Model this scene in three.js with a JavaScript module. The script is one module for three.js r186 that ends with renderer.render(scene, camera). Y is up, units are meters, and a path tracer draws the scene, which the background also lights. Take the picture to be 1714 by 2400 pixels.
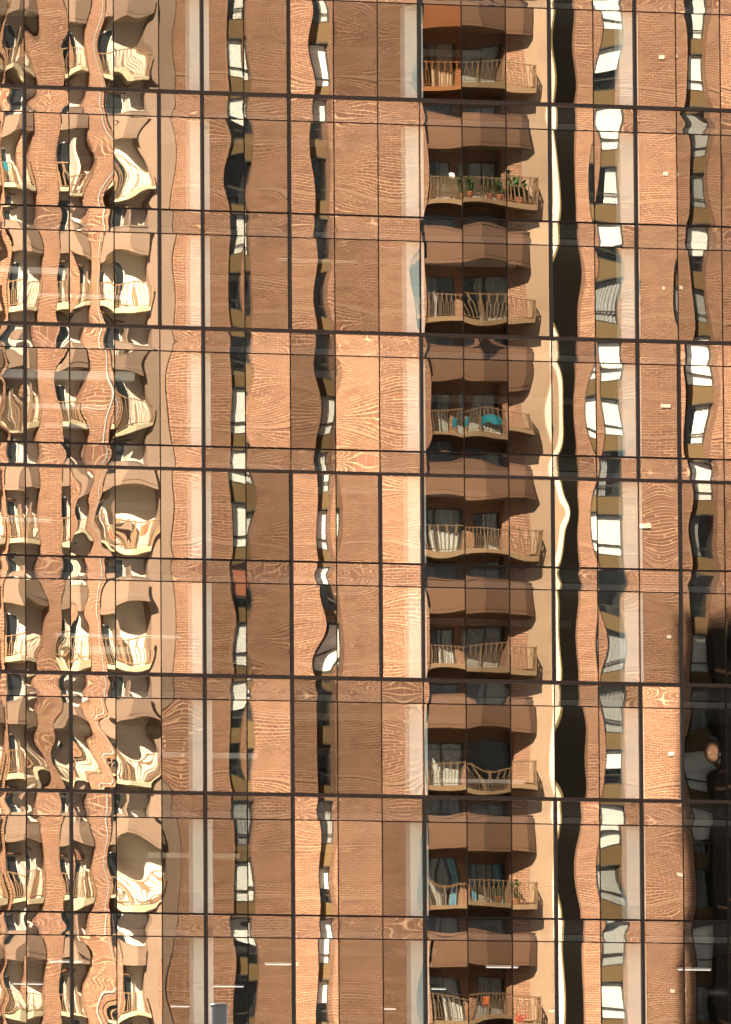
import * as THREE from 'three';
import { mergeGeometries } from 'three/addons/utils/BufferGeometryUtils.js';
import { RoundedBoxGeometry } from 'three/addons/geometries/RoundedBoxGeometry.js';
import { RectAreaLightUniformsLib } from 'three/addons/lights/RectAreaLightUniformsLib.js';

// ---------------------------------------------------------------- camera, sky, sun, exposure
// The glass wall is the plane z = 0 and faces +z; the brick tower stands 140 m in front of it and is seen in the glass.
const scene = new THREE.Scene();
const G = -43.8;                                    // street level: heights are written from the middle of the picture
const root = (o) => { o.position.y -= G; scene.add(o); return o; };
const camera = new THREE.PerspectiveCamera(5.307, 731 / 1024, 1, 6000);
{
  const right = new THREE.Vector3(0.96522149, -0.00625079, 0.26135875);
  const up = new THREE.Vector3(-0.0231251, 0.99375404, 0.10917021);
  const back = new THREE.Vector3(-0.26040872, -0.11141738, 0.95904821);
  camera.quaternion.setFromRotationMatrix(new THREE.Matrix4().makeBasis(right, up, back));
  camera.position.set(-97.653, -41.782 - G, 359.643);
}
const SKY = 0.58;
const AZ = 30 * Math.PI / 180, EL = 38 * Math.PI / 180;
const toSun = new THREE.Vector3(-Math.sin(AZ) * Math.cos(EL), Math.sin(EL), -Math.cos(AZ) * Math.cos(EL));
// a pale hazy afternoon sky, a little warmer towards the horizon and brighter towards the sun
const skyTexture = (() => {
  const W = 512, H = 256, d = new Float32Array(W * H * 4), v = new THREE.Vector3();
  for (let j = 0; j < H; j++) for (let i = 0; i < W; i++) {
    const el = ((j + 0.5) / H - 0.5) * Math.PI, az = ((i + 0.5) / W - 0.5) * 2 * Math.PI;
    v.set(Math.cos(el) * Math.cos(az), Math.sin(el), Math.cos(el) * Math.sin(az));
    const h = Math.max(0, Math.sin(el)) ** 0.55, glow = 0.25 * Math.max(0, v.dot(toSun)) ** 4, k = (j * W + i) * 4;
    const c = el < 0 ? [0.16, 0.14, 0.115] : [0.36 - 0.22 * h + glow, 0.35 - 0.165 * h + glow * 0.95, 0.33 - 0.09 * h + glow * 0.85];
    for (let n = 0; n < 3; n++) d[k + n] = c[n] * SKY;
    d[k + 3] = 1;
  }
  const t = new THREE.DataTexture(d, W, H, THREE.RGBAFormat, THREE.FloatType);
  t.mapping = THREE.EquirectangularReflectionMapping; t.magFilter = THREE.LinearFilter; t.needsUpdate = true;
  return t;
})();
scene.background = scene.environment = skyTexture;
const sun = new THREE.DirectionalLight(new THREE.Color(1, 0.885, 0.70), 5);
sun.position.copy(toSun).multiplyScalar(400); sun.target.position.set(38, 60, 140); sun.position.add(sun.target.position);
sun.castShadow = true; sun.shadow.radius = 0.35; sun.shadow.mapSize.set(4096, 4096);
Object.assign(sun.shadow.camera, { left: -140, right: 140, top: 140, bottom: -140, near: 1, far: 900 });
scene.add(sun, sun.target);
const renderer = new THREE.WebGLRenderer({ antialias: true });
renderer.toneMapping = THREE.LinearToneMapping;
renderer.toneMappingExposure = 10.6;
renderer.shadowMap.enabled = true;
RectAreaLightUniformsLib.init();

// ---------------------------------------------------------------- helpers
function rng(seed) { let s = seed >>> 0; return () => { s = (s + 0x6D2B79F5) >>> 0; let t = Math.imul(s ^ (s >>> 15), 1 | s); t = (t + Math.imul(t ^ (t >>> 7), 61 | t)) ^ t; return ((t ^ (t >>> 14)) >>> 0) / 4294967296; }; }
const gauss = (r) => Math.sqrt(-2 * Math.log(r() + 1e-9)) * Math.cos(6.2832 * r());
const numbers = {};
function numbered(n) { const k = numbers[n] = (numbers[n] ?? -1) + 1; return k ? n + '_' + String(k).padStart(3, '0') : n; }
function tag(o, label, category, group, kind) {
  o.userData.label = label; o.userData.category = category;
  if (group) o.userData.group = group;
  if (kind) o.userData.kind = kind;
  return o;
}
function thing(name, label, category, pos = [0, 0, 0], group) {
  const o = new THREE.Group(); o.name = numbered(name); o.position.set(...pos); root(o);
  return tag(o, label, category, group);
}
function mesh(name, geo, mat, parent, label) {
  const m = new THREE.Mesh(Array.isArray(geo) ? mergeGeometries(geo) : geo, mat);
  m.name = name; m.castShadow = m.receiveShadow = true;
  if (label) m.userData.label = label;
  if (parent) parent.add(m);
  return m;
}
// box with uv in metres (the sides run along their own length, y is always v)
function bx(x0, x1, y0, y1, z0, z1) {
  const g = new THREE.BoxGeometry(Math.abs(x1 - x0), Math.abs(y1 - y0), Math.abs(z1 - z0));
  g.translate((x0 + x1) / 2, (y0 + y1) / 2, (z0 + z1) / 2);
  const p = g.attributes.position, n = g.attributes.normal, uv = g.attributes.uv;
  for (let i = 0; i < p.count; i++) {
    if (Math.abs(n.getY(i)) > 0.5) uv.setXY(i, p.getX(i), p.getZ(i));
    else if (Math.abs(n.getX(i)) > 0.5) uv.setXY(i, p.getZ(i), p.getY(i));
    else uv.setXY(i, p.getX(i), p.getY(i));
  }
  return g;
}
function bar(a, b, w) {                               // thin square bar between two points
  const va = new THREE.Vector3(...a), vb = new THREE.Vector3(...b), d = vb.clone().sub(va), L = d.length();
  const g = new THREE.BoxGeometry(w, L, w);
  g.applyQuaternion(new THREE.Quaternion().setFromUnitVectors(new THREE.Vector3(0, 1, 0), d.normalize()));
  return g.translate((va.x + vb.x) / 2, (va.y + vb.y) / 2, (va.z + vb.z) / 2);
}
function prism(pts, y0, y1) {                         // plan polygon [x, z] pulled up from y0 to y1
  const s = new THREE.Shape(pts.map(([x, z]) => new THREE.Vector2(x, -z)));
  const g = new THREE.ExtrudeGeometry(s, { depth: y1 - y0, bevelEnabled: false });
  return g.rotateX(-Math.PI / 2).translate(0, y0, 0);
}
// ---------------------------------------------------------------- textures
function tex(w, h, repU, repV, f, srgb = true) {
  const d = new Uint8Array(w * h * 4), enc = (c) => { c = Math.min(1, Math.max(0, c)); return 255 * (srgb ? (c <= 0.0031308 ? 12.92 * c : 1.055 * c ** (1 / 2.4) - 0.055) : c); };
  for (let y = 0; y < h; y++) for (let x = 0; x < w; x++) { const c = f(x, y), i = (y * w + x) * 4; d[i] = enc(c[0]); d[i + 1] = enc(c[1]); d[i + 2] = enc(c[2]); d[i + 3] = 255; }
  const t = new THREE.DataTexture(d, w, h); t.wrapS = t.wrapT = THREE.RepeatWrapping; t.magFilter = THREE.LinearFilter; t.minFilter = THREE.LinearMipmapLinearFilter; t.generateMipmaps = true;
  if (srgb) t.colorSpace = THREE.SRGBColorSpace;
  t.repeat.set(repU, repV); t.needsUpdate = true; return t;
}
function tileNoise(n, seed) {                         // periodic value noise on an n x n lattice, input 0..1
  const r = rng(seed), a = Float32Array.from({ length: n * n }, () => r());
  const sm = (t) => t * t * (3 - 2 * t);
  return (u, v) => {
    u = ((u % 1) + 1) % 1 * n; v = ((v % 1) + 1) % 1 * n;
    const i = Math.floor(u) % n, j = Math.floor(v) % n, fx = sm(u - Math.floor(u)), fy = sm(v - Math.floor(v)), i2 = (i + 1) % n, j2 = (j + 1) % n;
    return (a[j * n + i] * (1 - fx) + a[j * n + i2] * fx) * (1 - fy) + (a[j2 * n + i] * (1 - fx) + a[j2 * n + i2] * fx) * fy;
  };
}
const N4 = tileNoise(4, 1), N9 = tileNoise(9, 2), N31 = tileNoise(31, 3), N120 = tileNoise(120, 4);
// brickwork: 40 courses in 4.8 m; the tower is over 500 m from the lens, so each brick is under 4 pixels
const brickTex = (() => {
  const W = 1536, H = 1536, rows = 40, per = 13, r = rng(77);
  const tone = Array.from({ length: rows * per }, () => r()), bedHi = Array.from({ length: rows }, () => r()), seg = Array.from({ length: rows * per }, () => r()), head = Array.from({ length: rows * per }, () => r());
  return tex(W, H, 1 / 4.5, 1 / 4.8, (x, y) => {
    const fy = y / H * rows, row = Math.floor(fy), off = (row % 2) * 0.5, fx = x / W * per + off, col = Math.floor(fx) % per, id = row * per + col;
    const wob = 0.08 * (N31(x / W, y / H) - 0.5);
    const v = fy - row + wob, u = fx - Math.floor(fx);
    const n = N9(x / W, y / H), m = N120(x / W, y / H);
    const t = 0.82 + 0.3 * tone[id] + 0.16 * (n - 0.5) + 0.12 * (m - 0.5);
    let c = [0.228 * t, 0.107 * t * (0.95 + 0.1 * tone[(id * 7) % tone.length]), 0.067 * t];
    const bed = v < 0.2 || v > 0.98, hd = u < 0.06;
    if (bed || hd) {
      const k = bed ? 0.3 + 0.7 * Math.min(1, bedHi[row] ** 2 * 0.7 + seg[id] ** 2 * 0.9 * (0.4 + m)) : 0.25 + 0.75 * head[id];
      c = [c[0] + (0.62 - c[0]) * k, c[1] + (0.40 - c[1]) * k, c[2] + (0.26 - c[2]) * k];
    }
    return c;
  });
})();
const plasterTex = tex(512, 512, 1 / 6, 1 / 6, (x, y) => { const u = x / 512, v = y / 512, t = 0.86 + 0.14 * (0.5 * N4(u, v) + 0.3 * N9(u * 1, v) + 0.2 * N120(u, v)) - 0.28 * Math.max(0, N31(u * 1, Math.floor(v * 3) / 31) - 0.62) * (1 - (v * 3) % 1); return [t, t, t]; });
const fabricTex = tex(256, 256, 1, 1, (x, y) => { const t = 0.95 + 0.05 * N31(x / 256, y / 256); return [t, t, t]; });
const std = (rgb, rough = 0.9, extra = {}) => new THREE.MeshStandardMaterial({ color: new THREE.Color().setRGB(...rgb), roughness: rough, side: THREE.DoubleSide, ...extra });
const M = {
  brick: std([1, 1, 1], 0.92, { map: brickTex }),
  band: std([0.37, 0.215, 0.14], 0.9, { map: plasterTex }),
  render: std([0.16, 0.08, 0.046], 0.9, { map: plasterTex }),
  pink: std([0.27, 0.178, 0.13], 0.9, { map: plasterTex }),
  peach: std([0.37, 0.245, 0.165], 0.9, { map: plasterTex }),
  cream: std([0.74, 0.645, 0.55], 0.9, { map: plasterTex }),
  tan: std([0.165, 0.105, 0.047], 0.85, { map: plasterTex }),
  slab: std([0.24, 0.15, 0.084], 0.9, { map: plasterTex }),
  creamSlab: std([0.56, 0.46, 0.31], 0.9, { map: plasterTex }),
  rustRail: std([0.30, 0.18, 0.10], 0.7),
  veilBar: std([0.34, 0.35, 0.31], 0.8),
  darkPane: std([0.02, 0.022, 0.024], 0.1),
  shadePaint: std([0.03, 0.021, 0.016], 0.8),  // brick wall darkened in its colour to paint in cast shade
  duct: std([0.13, 0.13, 0.125], 0.7),
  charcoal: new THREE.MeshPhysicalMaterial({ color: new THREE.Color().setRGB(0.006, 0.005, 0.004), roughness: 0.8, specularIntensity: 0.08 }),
  olive: std([0.16, 0.11, 0.04], 0.6),
  interior: std([0.03, 0.03, 0.032], 0.9),
  frame: std([0.05, 0.045, 0.04], 0.5),
  whiteFrame: std([0.72, 0.7, 0.66], 0.5),
  rail: std([0.20, 0.12, 0.065], 0.55, { metalness: 0.2 }),
  blind: std([0.86, 0.86, 0.84], 0.85, { map: fabricTex }),
  greyBlind: std([0.36, 0.36, 0.35], 0.85, { map: fabricTex }),
  balconyCurtain: std([0.42, 0.44, 0.42], 0.9, { map: fabricTex }),
  curtain: std([0.78, 0.77, 0.74], 0.9, { map: fabricTex }),
  greyCurtain: std([0.30, 0.30, 0.30], 0.9, { map: fabricTex }),
  blueCurtain: std([0.10, 0.36, 0.52], 0.9, { map: fabricTex }),
  windowGlass: new THREE.MeshPhysicalMaterial({ color: 0xffffff, roughness: 0.02, transmission: 1, thickness: 0, ior: 1.5 }),
  teal: std([0.015, 0.16, 0.21], 0.9, { map: fabricTex }),
  orange: std([0.62, 0.16, 0.03], 0.85),
  red: std([0.55, 0.04, 0.03], 0.8),
  terracotta: std([0.42, 0.15, 0.07], 0.9),
  leaf: std([0.045, 0.10, 0.03], 0.8),
  reed: std([0.085, 0.055, 0.032], 0.95),
  white: std([0.82, 0.82, 0.8], 0.7),
  mullion: new THREE.MeshPhysicalMaterial({ color: new THREE.Color().setRGB(0.008, 0.005, 0.0045), roughness: 0.35, specularIntensity: 0.5 }),
  joint: new THREE.MeshPhysicalMaterial({ color: new THREE.Color().setRGB(0.010, 0.005, 0.0035), roughness: 0.7, specularIntensity: 0.3 }),
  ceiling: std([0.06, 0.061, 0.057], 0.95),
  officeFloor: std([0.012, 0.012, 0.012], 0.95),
  column: std([0.50, 0.62, 0.57], 0.85, { map: plasterTex }),
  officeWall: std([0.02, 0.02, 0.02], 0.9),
  concrete: std([0.32, 0.31, 0.29], 0.95, { map: plasterTex }),
  asphalt: std([0.05, 0.05, 0.052], 0.95),
  paving: std([0.30, 0.28, 0.26], 0.95, { map: plasterTex }),
  ground: std([0.14, 0.13, 0.11], 1),
  steel: std([0.035, 0.035, 0.036], 0.34),
  lamp: new THREE.MeshStandardMaterial({ color: 0x111111, emissive: new THREE.Color(1, 0.93, 0.8), emissiveIntensity: 0.14 }),
};
// solar-control glass: a half mirror in a few tones (the panes differ from batch to batch)
const glassTone = [[0.30, 0.295, 0.265], [0.385, 0.375, 0.335], [0.54, 0.525, 0.475], [0.75, 0.72, 0.65], [0.98, 0.93, 0.82], [0.54, 0.36, 0.23]];
const GLASS = glassTone.map((c) => new THREE.MeshPhysicalMaterial({ color: new THREE.Color().setRGB(...c), metalness: 1, roughness: 0.0, transparent: true, opacity: 0.28, side: THREE.DoubleSide }));

// ---------------------------------------------------------------- ground and street
{
  const s = (n, g, m) => { const o = mesh(n, g, m, scene); o.userData.kind = 'structure'; return o; };
  s('ground', new THREE.PlaneGeometry(6000, 6000, 2, 2).rotateX(-Math.PI / 2), M.ground);
  s('pavement', bx(-60, 70, 0.004, 0.13, 0.5, 8), M.paving);
  s('road', bx(-300, 300, 0.002, 0.006, 8.02, 30), M.asphalt);
  s('pavement_001', bx(-20, 100, 0.004, 0.13, 122, 139), M.paving);
}

// ---------------------------------------------------------------- the glass office tower
const office = thing('glass_office_tower', 'glass office tower with a dark-framed curtain wall mirroring a brick apartment block', 'office tower', [0, G, 0]);
const OFF = -G;                                       // group sits on the street; its parts keep heights from the street
const colX = [-13.4, -11.86, -10.31, -8.75, -7.17, -5.66, -4.19, -2.61, -1.03, 0.52, 2.0, 3.5, 5.07, 6.62, 8.19, 9.68, 11.15, 12.74, 14.3];
const rowY = [18.26, 17.52, 14.19, 13.33, 10.15, 9.33, 6.12, 5.32, 2.10, 1.31, -1.745, -2.52, -5.69, -6.495, -9.675, -10.525, -13.755, -14.53, -17.68];
const toneV = ['223211130051322223', '433431122221232311', '434431121221232211', '233231304311222233', '433431032422232211', '424430032421232111', '324311300221322412', '333400142021331212', '334401141021342212'];
const toneS = ['233222222222222222', '433321122222232211', '424321122221322211', '334331314311312233', '332331114211312222', '423320032311222211', '333300201122311411', '433400131121331212', '334411131121332222'];
// hand-set figures of single panes: [row, column] -> changes
const bulge = {};
const lens = { '14,11': [[0.72, -0.35, -0.00062, 0.44]], '16,10': [[0.62, -0.3, -0.00085, 0.42]], '10,16': [[0.75, 0, -0.0006, 0.46]], '14,16': [[1.4, 0.1, 0.0042, 0.28]], '14,1': [[0.8, -0.6, 0.0010, 0.36]], '12,2': [[0.35, 0.5, 0.0008, 0.22]], '10,13': [[0.2, 0.35, -0.0008, 0.3]], '8,10': [[0.8, -1.0, 0.0006, 0.4]] };
function paneGeometry(r, c, x0, x1, y0, y1) {
  const q = rng(1000 + r * 131 + c * 17), w = x1 - x0, h = y1 - y0, vis = h > 1.2;
  const nx = vis ? 20 : 18, ny = vis ? 40 : 12;
  const wild = c < 4 ? [1.9, 1.7, 1.9, 1.5][c] : c > 9 && c < 13 ? 0.9 : c === 13 ? 0.7 : 1;
  const A = (vis ? 0.00050 : 0.00018) * gauss(q) * wild + (vis ? 0.00012 : 0);
  const tx = 0.00019 * gauss(q) * Math.sqrt(wild), ty = 0.00020 * gauss(q) * (c > 9 && c < 13 ? 0.6 : 1);
  const waves = [];
  for (let k = 0; k < 4; k++) {
    const L = c < 4 ? 0.7 + 1.6 * q() : 1.7 + 2.4 * q(), a = q() * Math.PI * 2, s = (vis ? 0.00026 : 0.00012) * wild * gauss(q);
    waves.push([Math.cos(a) * 6.2832 / L, Math.sin(a) * 6.2832 / L, q() * 6.2832, s * L / 6.2832]);
  }
  // slow snaking along the height: x-slope that changes with y
  const snake = (vis ? 0.00046 : 0.0002) * gauss(q) * (c < 4 ? 1.5 : c > 9 && c < 13 ? 0.5 : 1), sp = q() * 6.28, sk = 1.6 + 2.0 * q();
  const ls = lens[r + ',' + c] ?? [];
  const z = (x, y) => {
    const s = 2 * x / w - 1, t = 2 * y / h - 1;
    let o = A * (1 - s * s) * (1 - t * t) + tx * x + ty * y + snake * (x - w / 2) * Math.sin(sk * t + sp) * (1 - t ** 4);
    for (const [a, b, p, m] of waves) o += m * Math.sin(a * x + b * y + p);
    for (const [lx, ly, m, g] of ls) o += m * Math.exp(-((x - lx) ** 2 + (y - h / 2 - ly) ** 2) / (2 * g * g));
    return o;
  };
  const pos = [], nor = [], idx = [], e = 0.004;
  for (let j = 0; j <= ny; j++) for (let i = 0; i <= nx; i++) {
    const x = w * i / nx, y = h * j / ny;
    pos.push(x0 + x, y0 + y + OFF, z(x, y));
    const dx = (z(x + e, y) - z(x - e, y)) / (2 * e), dy = (z(x, y + e) - z(x, y - e)) / (2 * e), l = Math.hypot(dx, dy, 1);
    nor.push(-dx / l, -dy / l, 1 / l);
  }
  for (let j = 0; j < ny; j++) for (let i = 0; i < nx; i++) { const a = j * (nx + 1) + i; idx.push(a, a + 1, a + nx + 2, a, a + nx + 2, a + nx + 1); }
  const g = new THREE.BufferGeometry();
  g.setAttribute('position', new THREE.Float32BufferAttribute(pos, 3)); g.setAttribute('normal', new THREE.Float32BufferAttribute(nor, 3)); g.setIndex(idx);
  return g;
}
const paneLabels = {
  '6,10': 'pane mirroring a balcony hung with teal cloth', '6,11': 'pane mirroring the right half of the teal cloth balcony', '2,10': 'orange-tinted pane mirroring a balcony door', '0,10': 'pane mirroring a solid balcony front',
  '14,10': 'pane with a bulging oval distortion over a balcony', '12,11': 'pane with a round lens-like distortion over a balcony window', '8,16': 'pane with a dark egg-shaped distortion', '6,8': 'brightest orange pane of its row', '8,9': 'bright orange pane with arched brick lines',
  '4,10': 'pane mirroring a balcony screened with reeds', '4,11': 'pane mirroring shrubs on a balcony',
};
for (let r = 0; r < 18; r++) for (let c = 0; c < 18; c++) {
  const vis = r % 2 === 1, k = r >> 1;               // odd intervals are the tall vision panes
  const tone = (vis ? toneV[k] : toneS[k])[c];
  const cell = paneGeometry(vis ? 2 * k + 2 : 2 * k + 1, c, colX[c] + 0.006, colX[c + 1] - 0.006, rowY[r + 1] + 0.006, rowY[r] - 0.006);
  mesh(vis ? 'glass_pane' : 'spandrel_pane', cell, GLASS[+tone], office, vis ? paneLabels[2 * k + ',' + c] : undefined);
}
// joints and caps
const yTop = rowY[0] + OFF, yBot = rowY[18] + OFF;
for (let c = 0; c < 19; c++) mesh('thin_mullion', bx(colX[c] - 0.017, colX[c] + 0.017, yBot, yTop, -0.12, 0.014), M.joint, office);
const thick = [[1, 2, 9], [2, 12, 18], [4, 2, 6], [5, 0, 18], [7, 0, 6], [7, 9, 18], [9, 9, 12], [10, 0, 2], [10, 6, 12], [10, 14, 18], [13, 0, 6], [13, 9, 12], [13, 14, 18], [15, 0, 9], [15, 12, 18], [16, 6, 14]];
for (const [c, a, b] of thick) mesh('mullion', new RoundedBoxGeometry(0.1, rowY[a] - rowY[b], 0.24, 2, 0.012).translate(colX[c], (rowY[a] + rowY[b]) / 2 + OFF, -0.02), M.mullion, office);
const rowW = { 0: 0.055, 1: 0.036, 2: 0.12, 3: 0.036, 4: 0.058, 5: 0.036, 6: 0.12, 7: 0.036, 8: 0.058, 9: 0.105, 10: 0.062, 11: 0.036, 12: 0.125, 13: 0.036, 14: 0.12, 15: 0.036, 16: 0.062, 17: 0.036, 18: 0.12 };
for (let r = 0; r < 19; r++) mesh(rowW[r] > 0.1 ? 'transom' : 'thin_transom', bx(colX[0], colX[18], rowY[r] - rowW[r] / 2 + OFF, rowY[r] + rowW[r] / 2 + OFF, -0.115, rowW[r] > 0.1 ? 0.11 : rowW[r] > 0.05 ? 0.04 : 0.019), rowW[r] > 0.1 ? M.mullion : M.joint, office);
// inside: slabs, ceilings, columns behind the glass, core wall
for (let k = 0; k < 9; k++) {
  const y1 = rowY[2 * k] + OFF, y0 = rowY[2 * k + 1] + OFF;
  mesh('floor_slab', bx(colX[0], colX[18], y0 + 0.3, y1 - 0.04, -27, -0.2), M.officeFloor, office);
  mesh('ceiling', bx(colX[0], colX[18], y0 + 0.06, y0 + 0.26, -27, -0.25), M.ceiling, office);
  mesh('ceiling_duct', [-4.2, -9.5, -16].map((z, i) => bx(colX[0] + (k * 7.3 + i * 11.1) % 17, colX[0] + (k * 7.3 + i * 11.1) % 17 + 4 + (k * 3.7 + i * 5.3) % 6, y0 - 0.22 - 0.05 * i, y0 + 0.02 - 0.05 * i, z - 0.2, z)), M.duct, office);
  for (const [a, b] of [[-6.05, -5.35], [1.55, 2.2], [9.2, 9.88]]) mesh('column', new RoundedBoxGeometry(b - a, y0 + 0.05 - (rowY[2 * k + 2] - 0.05 + OFF), 0.6, 2, 0.03).translate((a + b) / 2 + 0.12, (y0 + 0.05 + rowY[2 * k + 2] - 0.05 + OFF) / 2, -0.95), M.column, office);
}
for (const [x, y, z, L, h] of [[-12.6, 8.1, -1.3, 2.6, 0.22], [-11.2, 7.3, -1.6, 3.4, 0.14], [-12.4, 4.55, -1.2, 4.6, 0.3], [-11.3, 3.5, -1.5, 2.6, 0.18], [-10.8, 2.9, -1.9, 1.6, 0.16], [-12.9, -0.4, -1.4, 2.2, 0.16], [-10.6, -4.3, -1.2, 4.4, 0.12], [-9.9, -4.75, -1.6, 2.2, 0.26], [-6.9, -8.2, -2.2, 3.6, 0.2], [-7.1, -11.6, -2.4, 3.2, 0.18], [-2.4, 8.9, -2.6, 2.8, 0.12], [3.2, -8.9, -2.4, 3.0, 0.14]])  // pale bars added behind the glass to give a milky veil
  mesh('veil_bar', new RoundedBoxGeometry(L, h, 0.4, 2, 0.03).translate(x + L / 2, y + OFF, z), M.veilBar, office);
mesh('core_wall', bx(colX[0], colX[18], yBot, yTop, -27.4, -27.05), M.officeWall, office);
// the rest of the tower round the visible bays: sides, storeys above and below
const EDGE = { left: -27.5, right: 42, top: 182 };  // unseen height and left edge shaped so the shadow falls on the brick tower
for (const [n, a, b, y0, y1] of [['outer_cladding', EDGE.left, colX[0] - 0.03, 0, EDGE.top], ['outer_cladding', colX[18] + 0.03, EDGE.right, 0, EDGE.top], ['outer_cladding', colX[0] - 0.02, colX[18] + 0.02, 0, yBot - 0.08], ['outer_cladding', colX[0] - 0.02, colX[18] + 0.02, yTop + 0.05, EDGE.top]])
  mesh(n, bx(a, b, y0, y1, -28, -0.02), std([0.10, 0.085, 0.075], 0.15, { metalness: 0.6 }), office);

// lit linear lamps under the ceiling of the lowest storey in view
const lampSpots = [[-2.43, -2.3, 1.15], [5.35, -2.3, 1.15], [12.2, -2.3, 1.2], [-9.95, -2.35, 1.15], [-1.5, -13.1, 1.1], [-8.7, -13.1, 1.1], [6.1, -13.1, 0.55], [12.3, -13.1, 0.6], [-0.6, -23.5, 0.75], [7.15, -23.5, 0.5], [13.4, -23.5, 0.55]];
const lampPlace = ['left of the bright pane beside the second window strip', 'below the lowest closed balcony front', 'rightmost, crossing into the dark corner', 'in front of the pale left balconies, upper one', 'just right of the pale column at left', 'lowest left, near the left edge of the frame', 'short one over the lowest balcony door', 'short one over the pale blind at right', 'far one just left of the pale column', 'small far one left of the central balconies', 'small far one over the black strip'];
lampSpots.forEach(([x, z, L], i) => {
  const t = thing('ceiling_lamp', 'lit linear lamp, ' + lampPlace[i], 'ceiling lamp', [x, -15.26, z], 'lit linear lamps of the lowest storey');
  mesh('housing', bx(-L / 2 - 0.02, L / 2 + 0.02, 0.03, 0.07, -0.04, 0.04), M.whiteFrame, t);
  mesh('lamp_tube', new THREE.CapsuleGeometry(0.018, L - 0.05, 4, 8).rotateZ(Math.PI / 2), M.lamp, t);
  mesh('rod', [bx(-L / 3, -L / 3 + 0.01, 0.07, 0.79, -0.005, 0.005), bx(L / 3, L / 3 + 0.01, 0.07, 0.79, -0.005, 0.005)], M.frame, t);
  const l = new THREE.RectAreaLight(new THREE.Color(1, 0.93, 0.8), 0.26, L, 0.04);
  l.position.set(x, -15.30 - G, z); l.lookAt(x, -40 - G, z); scene.add(l);
});

// ---------------------------------------------------------------- the brick apartment tower, 140 m in front of the glass
const D = 140;
const TX = (d) => 38.01366 + 0.0219990 * (d - 812) + 2.44e-7 * (d - 812) ** 2;   // metres along the facade for a bay edge
const P = 5.56, S0 = 36.48;                           // two storeys; underside of the railed balconies
const tower = thing('brick_apartment_tower', 'brick apartment tower with stacked balconies and window strips, seen mirrored in the glass', 'apartment tower', [0, G, 0]);
const Z = (p) => D - p;                               // p metres towards the glass
const tb = (x0, x1, y0, y1, p0, p1) => bx(x0, x1, y0 + OFF, y1 + OFF, Z(p0), Z(p1));
const BASE = -OFF, TOP = 62, LO = -22, HI = 50;       // detailed band of storeys
const wall = (d0, d1, p, mat = M.brick, y0 = BASE, y1 = TOP, back = -3, name = 'brick_wall') => mesh(name, tb(TX(d0), TX(d1), y0, y1, back, p), mat, tower);
const kMin = -2, kMax = 10;
const S = (k) => S0 - P * k;

// brick piers between the bays
wall(383, 512, 0); wall(560, 703, 0); wall(745, 944, 0); wall(1289, 1330, 0); wall(1385, 1530, 0); wall(1592, 2300, -0.02, M.brick, 11.2, TOP); wall(1592, 2300, -0.02, M.shadePaint, BASE, 11.19, -3, 'shade_painted_wall');  // lower right wall is coloured near black to deepen the shadow there
wall(330, 383, 0.12, M.pink, BASE, TOP, -3, 'smooth_pier');
wall(86, 134, 0.1); wall(194, 240, 0.1); wall(-700, -72, 0);
wall(-700, 2300, -4.51, M.brick, BASE, TOP - 0.3, -16, 'core_wall');
// thin pale course at every second floor
for (let k = kMin; k <= kMax; k++) for (const [a, b] of [[383, 512], [560, 703], [745, 944], [1289, 1330], [1385, 1530], [1592, 1800]])
  mesh('string_course', tb(TX(a) + 0.004, TX(b) - 0.004, S(k) + 0.36, S(k) + 0.5, -0.05, 0.018), M.band, tower);
// painted wall right of the central balconies, and the flush near-black strip
wall(1175, 1229, -0.4, M.peach, BASE, TOP, -3, 'painted_wall');
wall(1229, 1243, -0.3, M.cream, BASE, TOP, -3, 'painted_strip');
wall(1243, 1246, -0.22, M.olive, BASE, TOP, -3, 'edge_trim');
mesh('dark_strip', tb(TX(1246), TX(1289), BASE, TOP, -4.5, -0.34), M.charcoal, tower);
for (let k = kMin; k <= kMax; k++) {
  mesh('dark_panel', tb(TX(1246) + 0.05, TX(1289) - 0.05, S(k) - 0.2, S(k) + 0.35, -0.34, -0.32), M.charcoal, tower);
  mesh('wall_line', tb(TX(1190), TX(1229) - 0.005, S(k) + 0.24, S(k) + 0.255, -0.4, -0.393), M.slab, tower);
}

// window: frame with a rail, pane, blind or curtain, dark room box behind
function pleats(x0, x1, y0, y1, p, n, amp, seed) {
  const q = rng(seed), nx = n * 6, pos = [], uv = [], idx = [], ph = q() * 6;
  for (let j = 0; j <= 1; j++) for (let i = 0; i <= nx; i++) {
    const u = i / nx, x = x0 + (x1 - x0) * u, d = amp * Math.sin(u * n * 6.2832 + ph + 1.2 * Math.sin(u * 9 + ph)) * (j ? 0.7 : 1);
    pos.push(x, (j ? y1 : y0) + OFF, Z(p + d)); uv.push(u, j);
  }
  for (let i = 0; i < nx; i++) idx.push(i, i + 1, i + nx + 2, i, i + nx + 2, i + nx + 1);
  const g = new THREE.BufferGeometry(); g.setAttribute('position', new THREE.Float32BufferAttribute(pos, 3)); g.setAttribute('uv', new THREE.Float32BufferAttribute(uv, 2)); g.setIndex(idx); g.computeVertexNormals();
  return g;
}
let wseed = 1;
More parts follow.
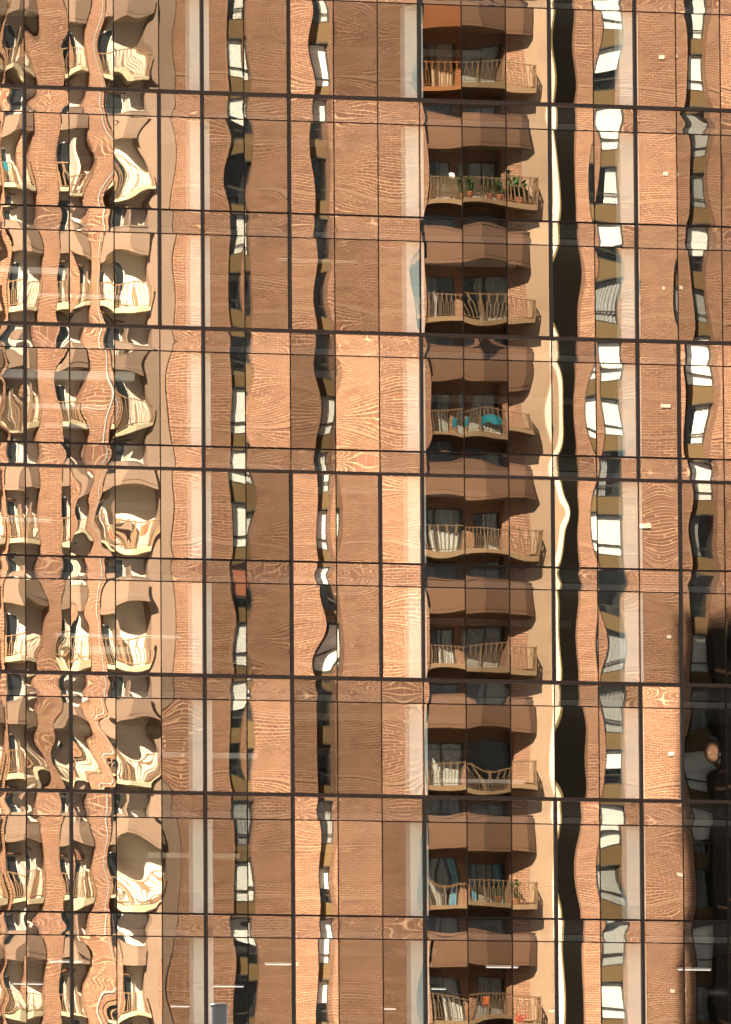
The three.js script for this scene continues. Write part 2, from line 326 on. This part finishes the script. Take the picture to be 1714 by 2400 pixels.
function makeWindow(x0, x1, y0, y1, p, kind, fm = M.frame, name = 'window') {
  const w = new THREE.Group(); w.name = name; tower.add(w);
  const f = 0.05, rail = y0 + (y1 - y0) * 0.24, fr = [tb(x0, x1, y0, y0 + f, p - 0.06, p), tb(x0, x1, y1 - f, y1, p - 0.06, p), tb(x0, x0 + f, y0 + f, y1 - f, p - 0.06, p), tb(x1 - f, x1, y0 + f, y1 - f, p - 0.06, p)];
  if (name === 'window') fr.push(tb(x0 + f, x1 - f, rail, rail + 0.07, p - 0.055, p - 0.005));
  else fr.push(tb((x0 + x1) / 2 - 0.03, (x0 + x1) / 2 + 0.03, y0 + f, y1 - f, p - 0.055, p - 0.005));
  mesh('frame', fr, fm, w);
  mesh('pane', tb(x0 + f - 0.005, x1 - f + 0.005, y0 + f - 0.005, y1 - f + 0.005, p - 0.034, p - 0.028), M.windowGlass, w);
  mesh('room', [tb(x0, x1, y0, y1, p - 1.3, p - 1.28), tb(x0, x0 + 0.02, y0, y1, p - 1.28, p - 0.07), tb(x1 - 0.02, x1, y0, y1, p - 1.28, p - 0.07), tb(x0 + 0.02, x1 - 0.02, y0, y0 + 0.02, p - 1.28, p - 0.07), tb(x0 + 0.02, x1 - 0.02, y1 - 0.02, y1, p - 1.28, p - 0.07)], M.interior, w);
  const door = name !== 'window', CU = door ? M.balconyCurtain : M.curtain, BL = door ? M.balconyCurtain : M.blind;
  const bp = p - (door ? 0.2 : 0.10), H = y1 - y0, W = x1 - x0, s = wseed++;
  if (kind === 'w') mesh('blind', tb(x0 + f, x1 - f, y0 + 0.02, y1 - 0.02, bp - 0.01, bp), BL, w);
  else if (kind === 'h') mesh('blind', tb(x0 + f, x1 - f, y0 + H * 0.45, y1 - 0.02, bp - 0.01, bp), M.blind, w);
  else if (kind === 'g') mesh('blind', tb(x0 + f, x1 - f, y0 + 0.02, y1 - 0.02, bp - 0.01, bp), M.greyBlind, w);
  else if (kind === 's') mesh('curtain', pleats(x0 + f, x1 - f, y0 + 0.04, y1 - 0.04, bp - 0.05, Math.max(3, Math.round(W / 0.16)), 0.035, s), M.greyCurtain, w);
  else if (kind === 'c') mesh('curtain', pleats(x0 + W * 0.42, x1 - f, y0 + 0.04, y1 - 0.04, bp - 0.05, 6, 0.04, s), CU, w);
  else if (kind === 'l') mesh('curtain', pleats(x0 + f, x0 + W * 0.42, y0 + 0.04, y1 - 0.04, bp - 0.05, 5, 0.04, s), M.greyCurtain, w);
  else if (kind === 'b') { mesh('curtain', pleats(x0 + f, x0 + W * 0.24, y0 + 0.04, y1 - 0.04, bp - 0.05, 3, 0.04, s), M.blueCurtain, w); mesh('curtain', pleats(x1 - W * 0.26, x1 - f, y0 + 0.04, y1 - 0.04, bp - 0.05, 3, 0.04, s + 7), M.blueCurtain, w); mesh('blind', tb(x0 + W * 0.3, x1 - W * 0.32, y0 + 0.02, y1 - 0.02, bp - 0.16, bp - 0.15), M.greyBlind, w); }
  else if (kind === 'r') mesh('blind', tb(x0 + f, x1 - f, y0 + H * 0.3, y1 - 0.02, bp - 0.01, bp), M.terracotta, w);
  return w;
}
// window strips: recessed bays with a tan panel between two windows
function strip(d0, d1, depth, kinds, firstK, jambShade = 0) {
  if (jambShade) mesh('painted_jamb_shade', tb(TX(d0), TX(d0 + jambShade), BASE, TOP, -3, -depth + 0.05), M.charcoal, tower);  // near-black strip paints in the shade beside the left jamb
  d0 += jambShade;
  const x0 = TX(d0), x1 = TX(d1), centres = [];
  for (let k = kMin; k <= kMax; k++) for (const o of [-75 / 49.4, -212 / 49.4]) centres.push(S(k) + o);
  centres.sort((a, b) => b - a);
  let top = TOP;
  centres.forEach((c, i) => {
    const kind = kinds[i - firstK] ?? 'wdshwcwg'[(i * 5 + firstK) % 8];
    mesh('tan_panel', tb(x0, x1, c + 0.97, top, -3, -depth), M.tan, tower);
    mesh('sill', tb(x0 + 0.01, x1 - 0.01, c + 0.93, c + 1.0, -depth + 0.001, -depth + 0.09), M.frame, tower);
    makeWindow(x0 + 0.004, x1 - 0.004, c - 0.96, c + 0.96, -depth - 0.04, kind);
    top = c - 0.97;
  });
  mesh('tan_panel', tb(x0, x1, BASE, top, -3, -depth), M.tan, tower);
}
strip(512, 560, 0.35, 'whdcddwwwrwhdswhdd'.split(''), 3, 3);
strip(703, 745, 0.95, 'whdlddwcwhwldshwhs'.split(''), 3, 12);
strip(1330, 1385, 0.16, 'wchswwlwdsshwggww'.split(''), 4);
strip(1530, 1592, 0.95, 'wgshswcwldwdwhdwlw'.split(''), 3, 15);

// balconies ------------------------------------------------------------------------------------
function planWall(pts, t, y0, y1) {                   // a wall of thickness t along a plan line
  return pts.slice(1).map((b, i) => { const a = pts[i], dx = b[0] - a[0], dz = b[1] - a[1], L = Math.hypot(dx, dz), nx = -dz / L * t, nz = dx / L * t; return prism([[a[0], a[1]], [b[0], b[1]], [b[0] + nx, b[1] + nz], [a[0] + nx, a[1] + nz]], y0 + OFF, y1 + OFF); });
}
function railing(parent, pts, y0, h, mat) {
  const g = [], sp = 0.125;
  pts.slice(1).forEach((b, i) => {
    const a = pts[i], L = Math.hypot(b[0] - a[0], b[1] - a[1]), at = (s) => [a[0] + (b[0] - a[0]) * s / L, a[1] + (b[1] - a[1]) * s / L];
    const v = (s, y) => { const q = at(s); return [q[0], y + OFF, q[1]]; };
    g.push(bar(v(0, y0 + h), v(L, y0 + h), 0.045), bar(v(0, y0 + 0.08), v(L, y0 + 0.08), 0.03));
    const n = Math.max(2, Math.round(L / (sp * 2)));
    for (let j = 0; j <= n; j++) {                    // pairs of bars that close to a Y under the handrail
      const s = L * j / n, e = Math.min(sp / 2, L / n / 4);
      g.push(bar(v(s, y0 + h * 0.78), v(s, y0 + h + 0.05), 0.042));
      for (const d of [-e, e]) if (s + d > 0 && s + d < L) g.push(bar(v(s + d, y0 + 0.08), v(s + d, y0 + h * 0.62), 0.03), bar(v(s + d, y0 + h * 0.62), v(s, y0 + h * 0.8), 0.03));
    }
    if (i === 0) g.push(bar(v(0, y0), v(0, y0 + h + 0.06), 0.05));
    g.push(bar(v(L, y0), v(L, y0 + h + 0.06), 0.05));
  });
  return mesh('railing', g.map((q) => q.toNonIndexed ? q : q), mat, parent);
}
const RH = 1.1;
function balconyStack(plan, backP, x0, x1, mats, railPlan = plan, front = 57) {
  const pts = plan.map(([d, p]) => [TX(d), Z(p)]), rp = railPlan.map(([d, p]) => [TX(d), Z(p)]);
  const railDeck = [...rp, [rp.at(-1)[0], Z(backP) - 0.001], [rp[0][0], Z(backP) - 0.001]];
  const deck = [...pts, [pts.at(-1)[0], Z(backP) - 0.001], [pts[0][0], Z(backP) - 0.001]];
  for (let k = kMin; k <= kMax; k++) {
    const s = S(k), b = new THREE.Group(); b.name = 'balcony'; tower.add(b);
    mesh('slab', prism(railDeck, s + OFF, s + 0.24 + OFF), mats.slab, b);
    railing(b, rp.map(([x, z]) => [x, z + 0.08]), s + 0.24, RH, mats.rail ?? M.rail);
    const c = new THREE.Group(); c.name = 'balcony'; tower.add(c);   // the storey between has a closed front
    const y0 = s - 135 / 49.4, y1 = s - front / 49.4;
    mesh('slab', prism(deck.map(([x, z]) => [x, z + (z < Z(backP) - 0.1 ? 0.02 : 0)]), y0 + 0.03 + OFF, y0 + 0.27 + OFF), mats.slab, c);
    mesh('parapet', planWall(pts, 0.13, y0, y1), mats.parapet, c);
    mesh('drip_edge', planWall(pts.map(([x, z]) => [x, z - 0.018]), 0.03, y0 + 0.16, y0 + 0.2), mats.parapet, c);
    mesh('coping', planWall(pts.map(([x, z]) => [x, z - 0.025]), 0.18, y1 + 0.001, y1 + 0.06), mats.parapet, c);
  }
}
// centre stack: angled bay, windows and brick behind
{
  const bp = -0.4, wp = -1.0, xa = TX(944), xb = TX(1175);
  balconyStack([[946, 0.35], [1060, 1.15], [1166, 0.2], [1186, -0.22]], wp, xa, xb, { slab: M.slab, parapet: M.render }, [[946, 0.35], [1060, 1.1], [1181, 0.62], [1187, -0.3]]);
  const winA = [TX(956), TX(1028)], winB = [TX(1052), TX(1132)];
  const kindsA = ['l', 'c', 'l', 'c', 'd', 'l', 'l', 'c', 'd', 'c', 'l', 'c', 'd', 'w', 'l', 'b', 'c', 'c', 'l'], kindsB = ['c', 'w', 'c', 'w', 's', 'c', 's', 'w', 'c', 'c', 's', 'g', 'c', 'd', 's', 'b', 'd', 's', 'c'];
  let top = TOP, i = 0;
  for (let k = kMin; k <= kMax; k++) for (const half of [0, 1]) {
    // one storey: floor level, window head, then the wall above it
    const fl = half ? S(k) - 135 / 49.4 + 0.27 : S(k) + 0.24, y0 = fl + 0.05, y1 = fl + 2.15;
    mesh('brick_wall', tb(xa, winB[1], y1, top, -3, wp), M.brick, tower);
    mesh('brick_wall', tb(xa, winA[0], y0, y1, -3, wp), M.brick, tower);
    mesh('brick_wall', tb(winA[1], winB[0], y0, y1, -3, wp), M.brick, tower);
    const j = (k + 1) * 2 + half - 1;
    makeWindow(winA[0] + 0.004, winA[1] - 0.004, y0 + 0.004, y1 - 0.004, wp - 0.1, kindsA[j] ?? 'l', M.frame, 'balcony_door');
    makeWindow(winB[0] + 0.004, winB[1] - 0.004, y0 + 0.004, y1 - 0.004, wp - 0.1, kindsB[j] ?? 'c', M.frame, 'balcony_door');
    top = y0; i++;
  }
  mesh('brick_wall', tb(xa, winB[1], BASE, top, -3, wp), M.brick, tower);
  mesh('brick_wall', tb(winB[1] + 0.002, xb, BASE, TOP, -3, bp), M.brick, tower);
}
// pale stacks on the left: cream walls behind, brown fronts, a dividing fin and a door in every storey
for (const [d0, d1, plan, seed] of [[240, 330, [[243, 0.15], [282, 0.85], [329, 0.5]], 1], [134, 194, [[136, 0.2], [160, 0.75], [192, 0.3]], 2], [14, 86, [[16, 0.2], [46, 0.9], [84, 0.25]], 3], [-72, 2, [[-70, 0.2], [-30, 0.9], [1, 0.35]], 4]]) {
  const q = rng(90 + seed), W = TX(d1) - TX(d0), xs = TX(d0) + W * 0.36;
  wall(d0, d1, -0.62, M.cream, BASE, TOP, -3, 'cream_wall');
  mesh('brick_wall', tb(TX(d0) + 0.002, xs - 0.3, LO, HI, -0.63, -0.56), M.brick, tower);
  balconyStack(plan, -0.62, TX(d0), TX(d1), { slab: M.creamSlab, parapet: M.pink, rail: M.rustRail }, plan, 78);
  for (let k = kMin; k <= kMax; k++) for (const half of [0, 1]) {
    const fl = half ? S(k) - 135 / 49.4 + 0.27 : S(k) + 0.24, b = new THREE.Group(); b.name = 'balcony_door'; tower.add(b);
    const x0 = TX(d0) + W * (0.08 + 0.05 * q()), x1 = x0 + W * (0.26 + 0.1 * q());
    mesh('frame', [tb(x0, x0 + 0.05, fl, fl + 2.1, -0.58, -0.5), tb(x1 - 0.05, x1, fl, fl + 2.1, -0.58, -0.5), tb(x0 + 0.05, x1 - 0.05, fl + 2.05, fl + 2.1, -0.58, -0.5)], M.whiteFrame, b);
    mesh('pane', tb(x0 + 0.05, x1 - 0.05, fl, fl + 2.05, -0.58, -0.53), M.darkPane, b);
    if (q() < 0.6) mesh('privacy_fin', tb(x1 + 0.12, x1 + 0.2, fl, fl + 1.5 + 0.5 * q(), -0.6, 0.1 + 0.25 * q()), q() < 0.5 ? M.pink : M.cream, tower);
    if (q() < 0.45) mesh('awning', tb(x0 - 0.02, x1 + 0.3 * q(), fl + 2.12, fl + 2.2, -0.6, -0.15), M.render, tower);
    if (q() < 0.4) mesh('wall_unit', new RoundedBoxGeometry(0.7, 0.5, 0.28, 2, 0.03).translate(TX(d0) + W * (0.65 + 0.15 * q()), fl + 0.35 + OFF, Z(-0.4)), M.whiteFrame, tower);
  }
}
wall(2, 14, 0.05);
// vent boxes on the right-hand brick pier
for (let k = kMin; k <= kMax; k++) { const y = S(k) + 1.95; const x = TX(1484); mesh('vent_box', new RoundedBoxGeometry(0.3, 0.2, 0.07, 2, 0.015).translate(x, y + OFF, Z(0.036)), M.cream, tower); }
// downpipe on the left brick pier
mesh('downpipe', new THREE.CylinderGeometry(0.035, 0.035, HI - LO, 10).translate(TX(230), (HI + LO) / 2 + OFF, Z(0.15)), M.greyBlind, tower);
mesh('roof', tb(TX(-700), TX(2300), TOP + 0.001, TOP + 0.3, -16, 0.15), M.concrete, tower);

// ---------------------------------------------------------------- things on the balconies
const onDeck = (k, d, p) => [TX(d), S(k) + 0.24, Z(p)];
function clothGeo(w, h, seed) {
  const q = rng(seed), a = q() * 6, b = q() * 6, g = new THREE.PlaneGeometry(w, h, 24, 14), pos = g.attributes.position;
  for (let i = 0; i < pos.count; i++) { const x = pos.getX(i), y = pos.getY(i); pos.setZ(i, 0.05 * Math.sin(9 * x + a) + 0.03 * Math.sin(17 * x + 5 * y + b)); pos.setY(i, y + 0.08 * Math.sin(4 * x + b) + (y < 0 ? 0.06 * Math.sin(11 * x + a) : 0)); }
  const back = g.clone().translate(0, 0, 0.012); g.computeVertexNormals(); back.computeVertexNormals();
  return mergeGeometries([g, back]);
}
for (const [d, w, h, l] of [[1022, 0.3, 0.45, 'narrow teal cloth hung left behind the railing of the middle balcony'], [1082, 0.95, 0.36, 'wide teal cloth bundled over the railing of the middle balcony']]) {
  const o = mesh(numbered('teal_cloth'), clothGeo(w, h, d), M.teal); o.position.set(TX(d), S(3) + 0.24 + 0.5, Z(d < 1050 ? 0.82 : 1.2)); root(o); tag(o, l, 'cloth');
}
function pottedPlant(pos, r, h, seed, label, flower) {
  const t = thing('potted_plant', label, 'potted plant', pos), q = rng(seed);
  mesh('pot', new THREE.LatheGeometry([[0.001, 0], [0.13, 0], [0.18, 0.26], [0.2, 0.26], [0.2, 0.3], [0.16, 0.3], [0.15, 0.24], [0.001, 0.24]].map((v) => new THREE.Vector2(...v)), 16), M.terracotta, t);
  const g = [], st = [];
  for (let i = 0; i < 140; i++) {
    const a = q() * 6.28, e = q() ** 0.6, y = 0.35 + h * q(), rr = r * e * Math.sin(Math.PI * Math.min(0.95, (y - 0.25) / (h + 0.15)));
    const l = new THREE.CircleGeometry(0.05 + 0.05 * q(), 5).scale(0.6, 1.4, 1).rotateX(q() * 6).rotateY(q() * 6).translate(Math.cos(a) * rr, y, Math.sin(a) * rr); g.push(l);
    if (i < 6) st.push(bar([0, 0.22, 0], [Math.cos(a) * rr, y, Math.sin(a) * rr], 0.012));
  }
  mesh('foliage', g, M.leaf, t); mesh('stem', st, M.reed, t);
  if (flower) { const f = []; for (let i = 0; i < 18; i++) f.push(new THREE.SphereGeometry(0.045, 6, 5).translate((q() - 0.5) * r * 1.6, 0.4 + h * q(), (q() - 0.5) * r * 1.6)); mesh('flowers', f, flower, t); }
}
pottedPlant(onDeck(1, 1143, 0.35), 0.36, 1.1, 5, 'tall green shrub in a clay pot at the right end of the reed-screened balcony');
pottedPlant(onDeck(1, 1160, 0.1), 0.3, 0.85, 6, 'bushy shrub in a clay pot in the far corner of the reed-screened balcony');
pottedPlant(onDeck(1, 1085, 0.7), 0.34, 0.7, 7, 'low leafy plant behind the railing of the reed-screened balcony');
pottedPlant(onDeck(1, 1035, 0.85), 0.3, 0.75, 11, 'leafy plant rising over the reed screen beside the white box');
pottedPlant(onDeck(1, 1108, 0.75), 0.32, 0.8, 12, 'broad leafy plant between the low plant and the tall shrub');
pottedPlant(onDeck(1, 1130, 0.6), 0.2, 0.3, 8, 'small pot of orange flowers behind the reed-screened railing', M.orange);
pottedPlant(onDeck(7, 1095, 0.6), 0.3, 0.7, 9, 'dry leafy plant on the lower railed balcony with the oval reflection');
pottedPlant(onDeck(7, 1135, 0.3), 0.28, 0.9, 10, 'tall thin plant at the right end of the lower railed balcony');
{ // reed screen fixed inside the railing
  const t = thing('reed_screen', 'brown reed screen tied along the railing of the upper planted balcony', 'reed screen', onDeck(1, 1000, 0.6)), q = rng(4), a = [TX(950), Z(0.2)], b = [TX(1060), Z(1.08)];
  const c = t.position, reeds = [];
  for (let i = 0; i < 90; i++) { const u = i / 89, x = a[0] + (b[0] - a[0]) * u - c.x, z = a[1] + (b[1] - a[1]) * u - c.z; reeds.push(bar([x, 0.05, z], [x + 0.02 * (q() - 0.5), 1.0 + 0.1 * q(), z], 0.017 + 0.008 * q())); }
  const m = mesh('reeds', reeds, M.reed, t); m.userData.kind = 'stuff';
  mesh('tie', [0.3, 0.8].map((y) => bar([a[0] - c.x, y, a[1] - c.z], [b[0] - c.x, y, b[1] - c.z], 0.035)), M.frame, t);
}
{
  const t = thing('storage_box', 'small white box on a stand above the reed screen', 'box', [TX(1017), S(1) + 0.24, Z(0.1)]);
  mesh('box', new RoundedBoxGeometry(0.34, 0.3, 0.3, 2, 0.03).translate(0, 1.25, 0), M.white, t);
  for (const [x, z] of [[-0.13, -0.11], [0.13, -0.11], [-0.13, 0.11], [0.13, 0.11]]) mesh('leg', bx(x - 0.015, x + 0.015, 0, 1.1, z - 0.015, z + 0.015), M.frame, t);
}
{
  const t = thing('folding_chair', 'orange folding chair behind the railing of the lowest balcony', 'chair', onDeck(8, 1062, 0.5));
  mesh('seat', new RoundedBoxGeometry(0.44, 0.04, 0.42, 2, 0.015).translate(0, 0.45, 0), M.orange, t);
  mesh('backrest', new RoundedBoxGeometry(0.44, 0.4, 0.03, 2, 0.012).rotateX(-0.15).translate(0, 0.78, 0.22), M.orange, t);
  for (const s of [-1, 1]) { mesh('leg', bar([s * 0.2, 0, -0.2], [s * 0.2, 0.95, 0.24], 0.025), M.frame, t); mesh('leg', bar([s * 0.2, 0, 0.2], [s * 0.2, 0.45, -0.18], 0.025), M.frame, t); }
}
{
  const t = thing('watering_can', 'red watering can at the right end of the lowest balcony', 'watering can', onDeck(8, 1142, 0.3));
  mesh('body', new THREE.CylinderGeometry(0.13, 0.15, 0.3, 16).translate(0, 0.15, 0), M.red, t);
  mesh('spout', new THREE.CylinderGeometry(0.02, 0.035, 0.4, 8).rotateZ(-0.8).translate(0.25, 0.26, 0), M.red, t);
  mesh('handle', new THREE.TorusGeometry(0.13, 0.018, 6, 16, Math.PI).translate(0, 0.3, 0), M.red, t);
}
for (const [k, d, l] of [[4, 300, 'rust-coloured cloth hung on the railing of a pale left-hand balcony'], [1, 20, 'teal cloth hung on the railing of the far left balcony']]) {
  const o = mesh(numbered('hung_cloth'), clothGeo(0.4, 0.45, d), k === 4 ? M.terracotta : M.teal); o.position.set(TX(d), S(k) + 0.24 + 0.75, Z(k === 4 ? 0.9 : 1.05)); root(o); tag(o, l, 'cloth');
}

// ---------------------------------------------------------------- steel mast between the camera and the glass
{
  const t = thing('steel_mast', 'grey steel mast rising at the bottom edge, sunlit on its left side', 'mast', [-41.706, G, 141.985]);
  const H = -26.648 - G;
  mesh('shaft', new THREE.CylinderGeometry(0.178, 0.2, H - 0.06, 40).translate(0, (H - 0.06) / 2, 0), M.steel, t);
  mesh('cap', new THREE.LatheGeometry([[0.001, 0.06], [0.16, 0.06], [0.186, 0.04], [0.186, 0], [0.001, 0]].map((v) => new THREE.Vector2(...v)), 40).translate(0, H - 0.06, 0), M.steel, t);
  mesh('base_plate', new THREE.CylinderGeometry(0.42, 0.42, 0.05, 24).translate(0, 0.03, 0), M.steel, t);
}
renderer.render(scene, camera);
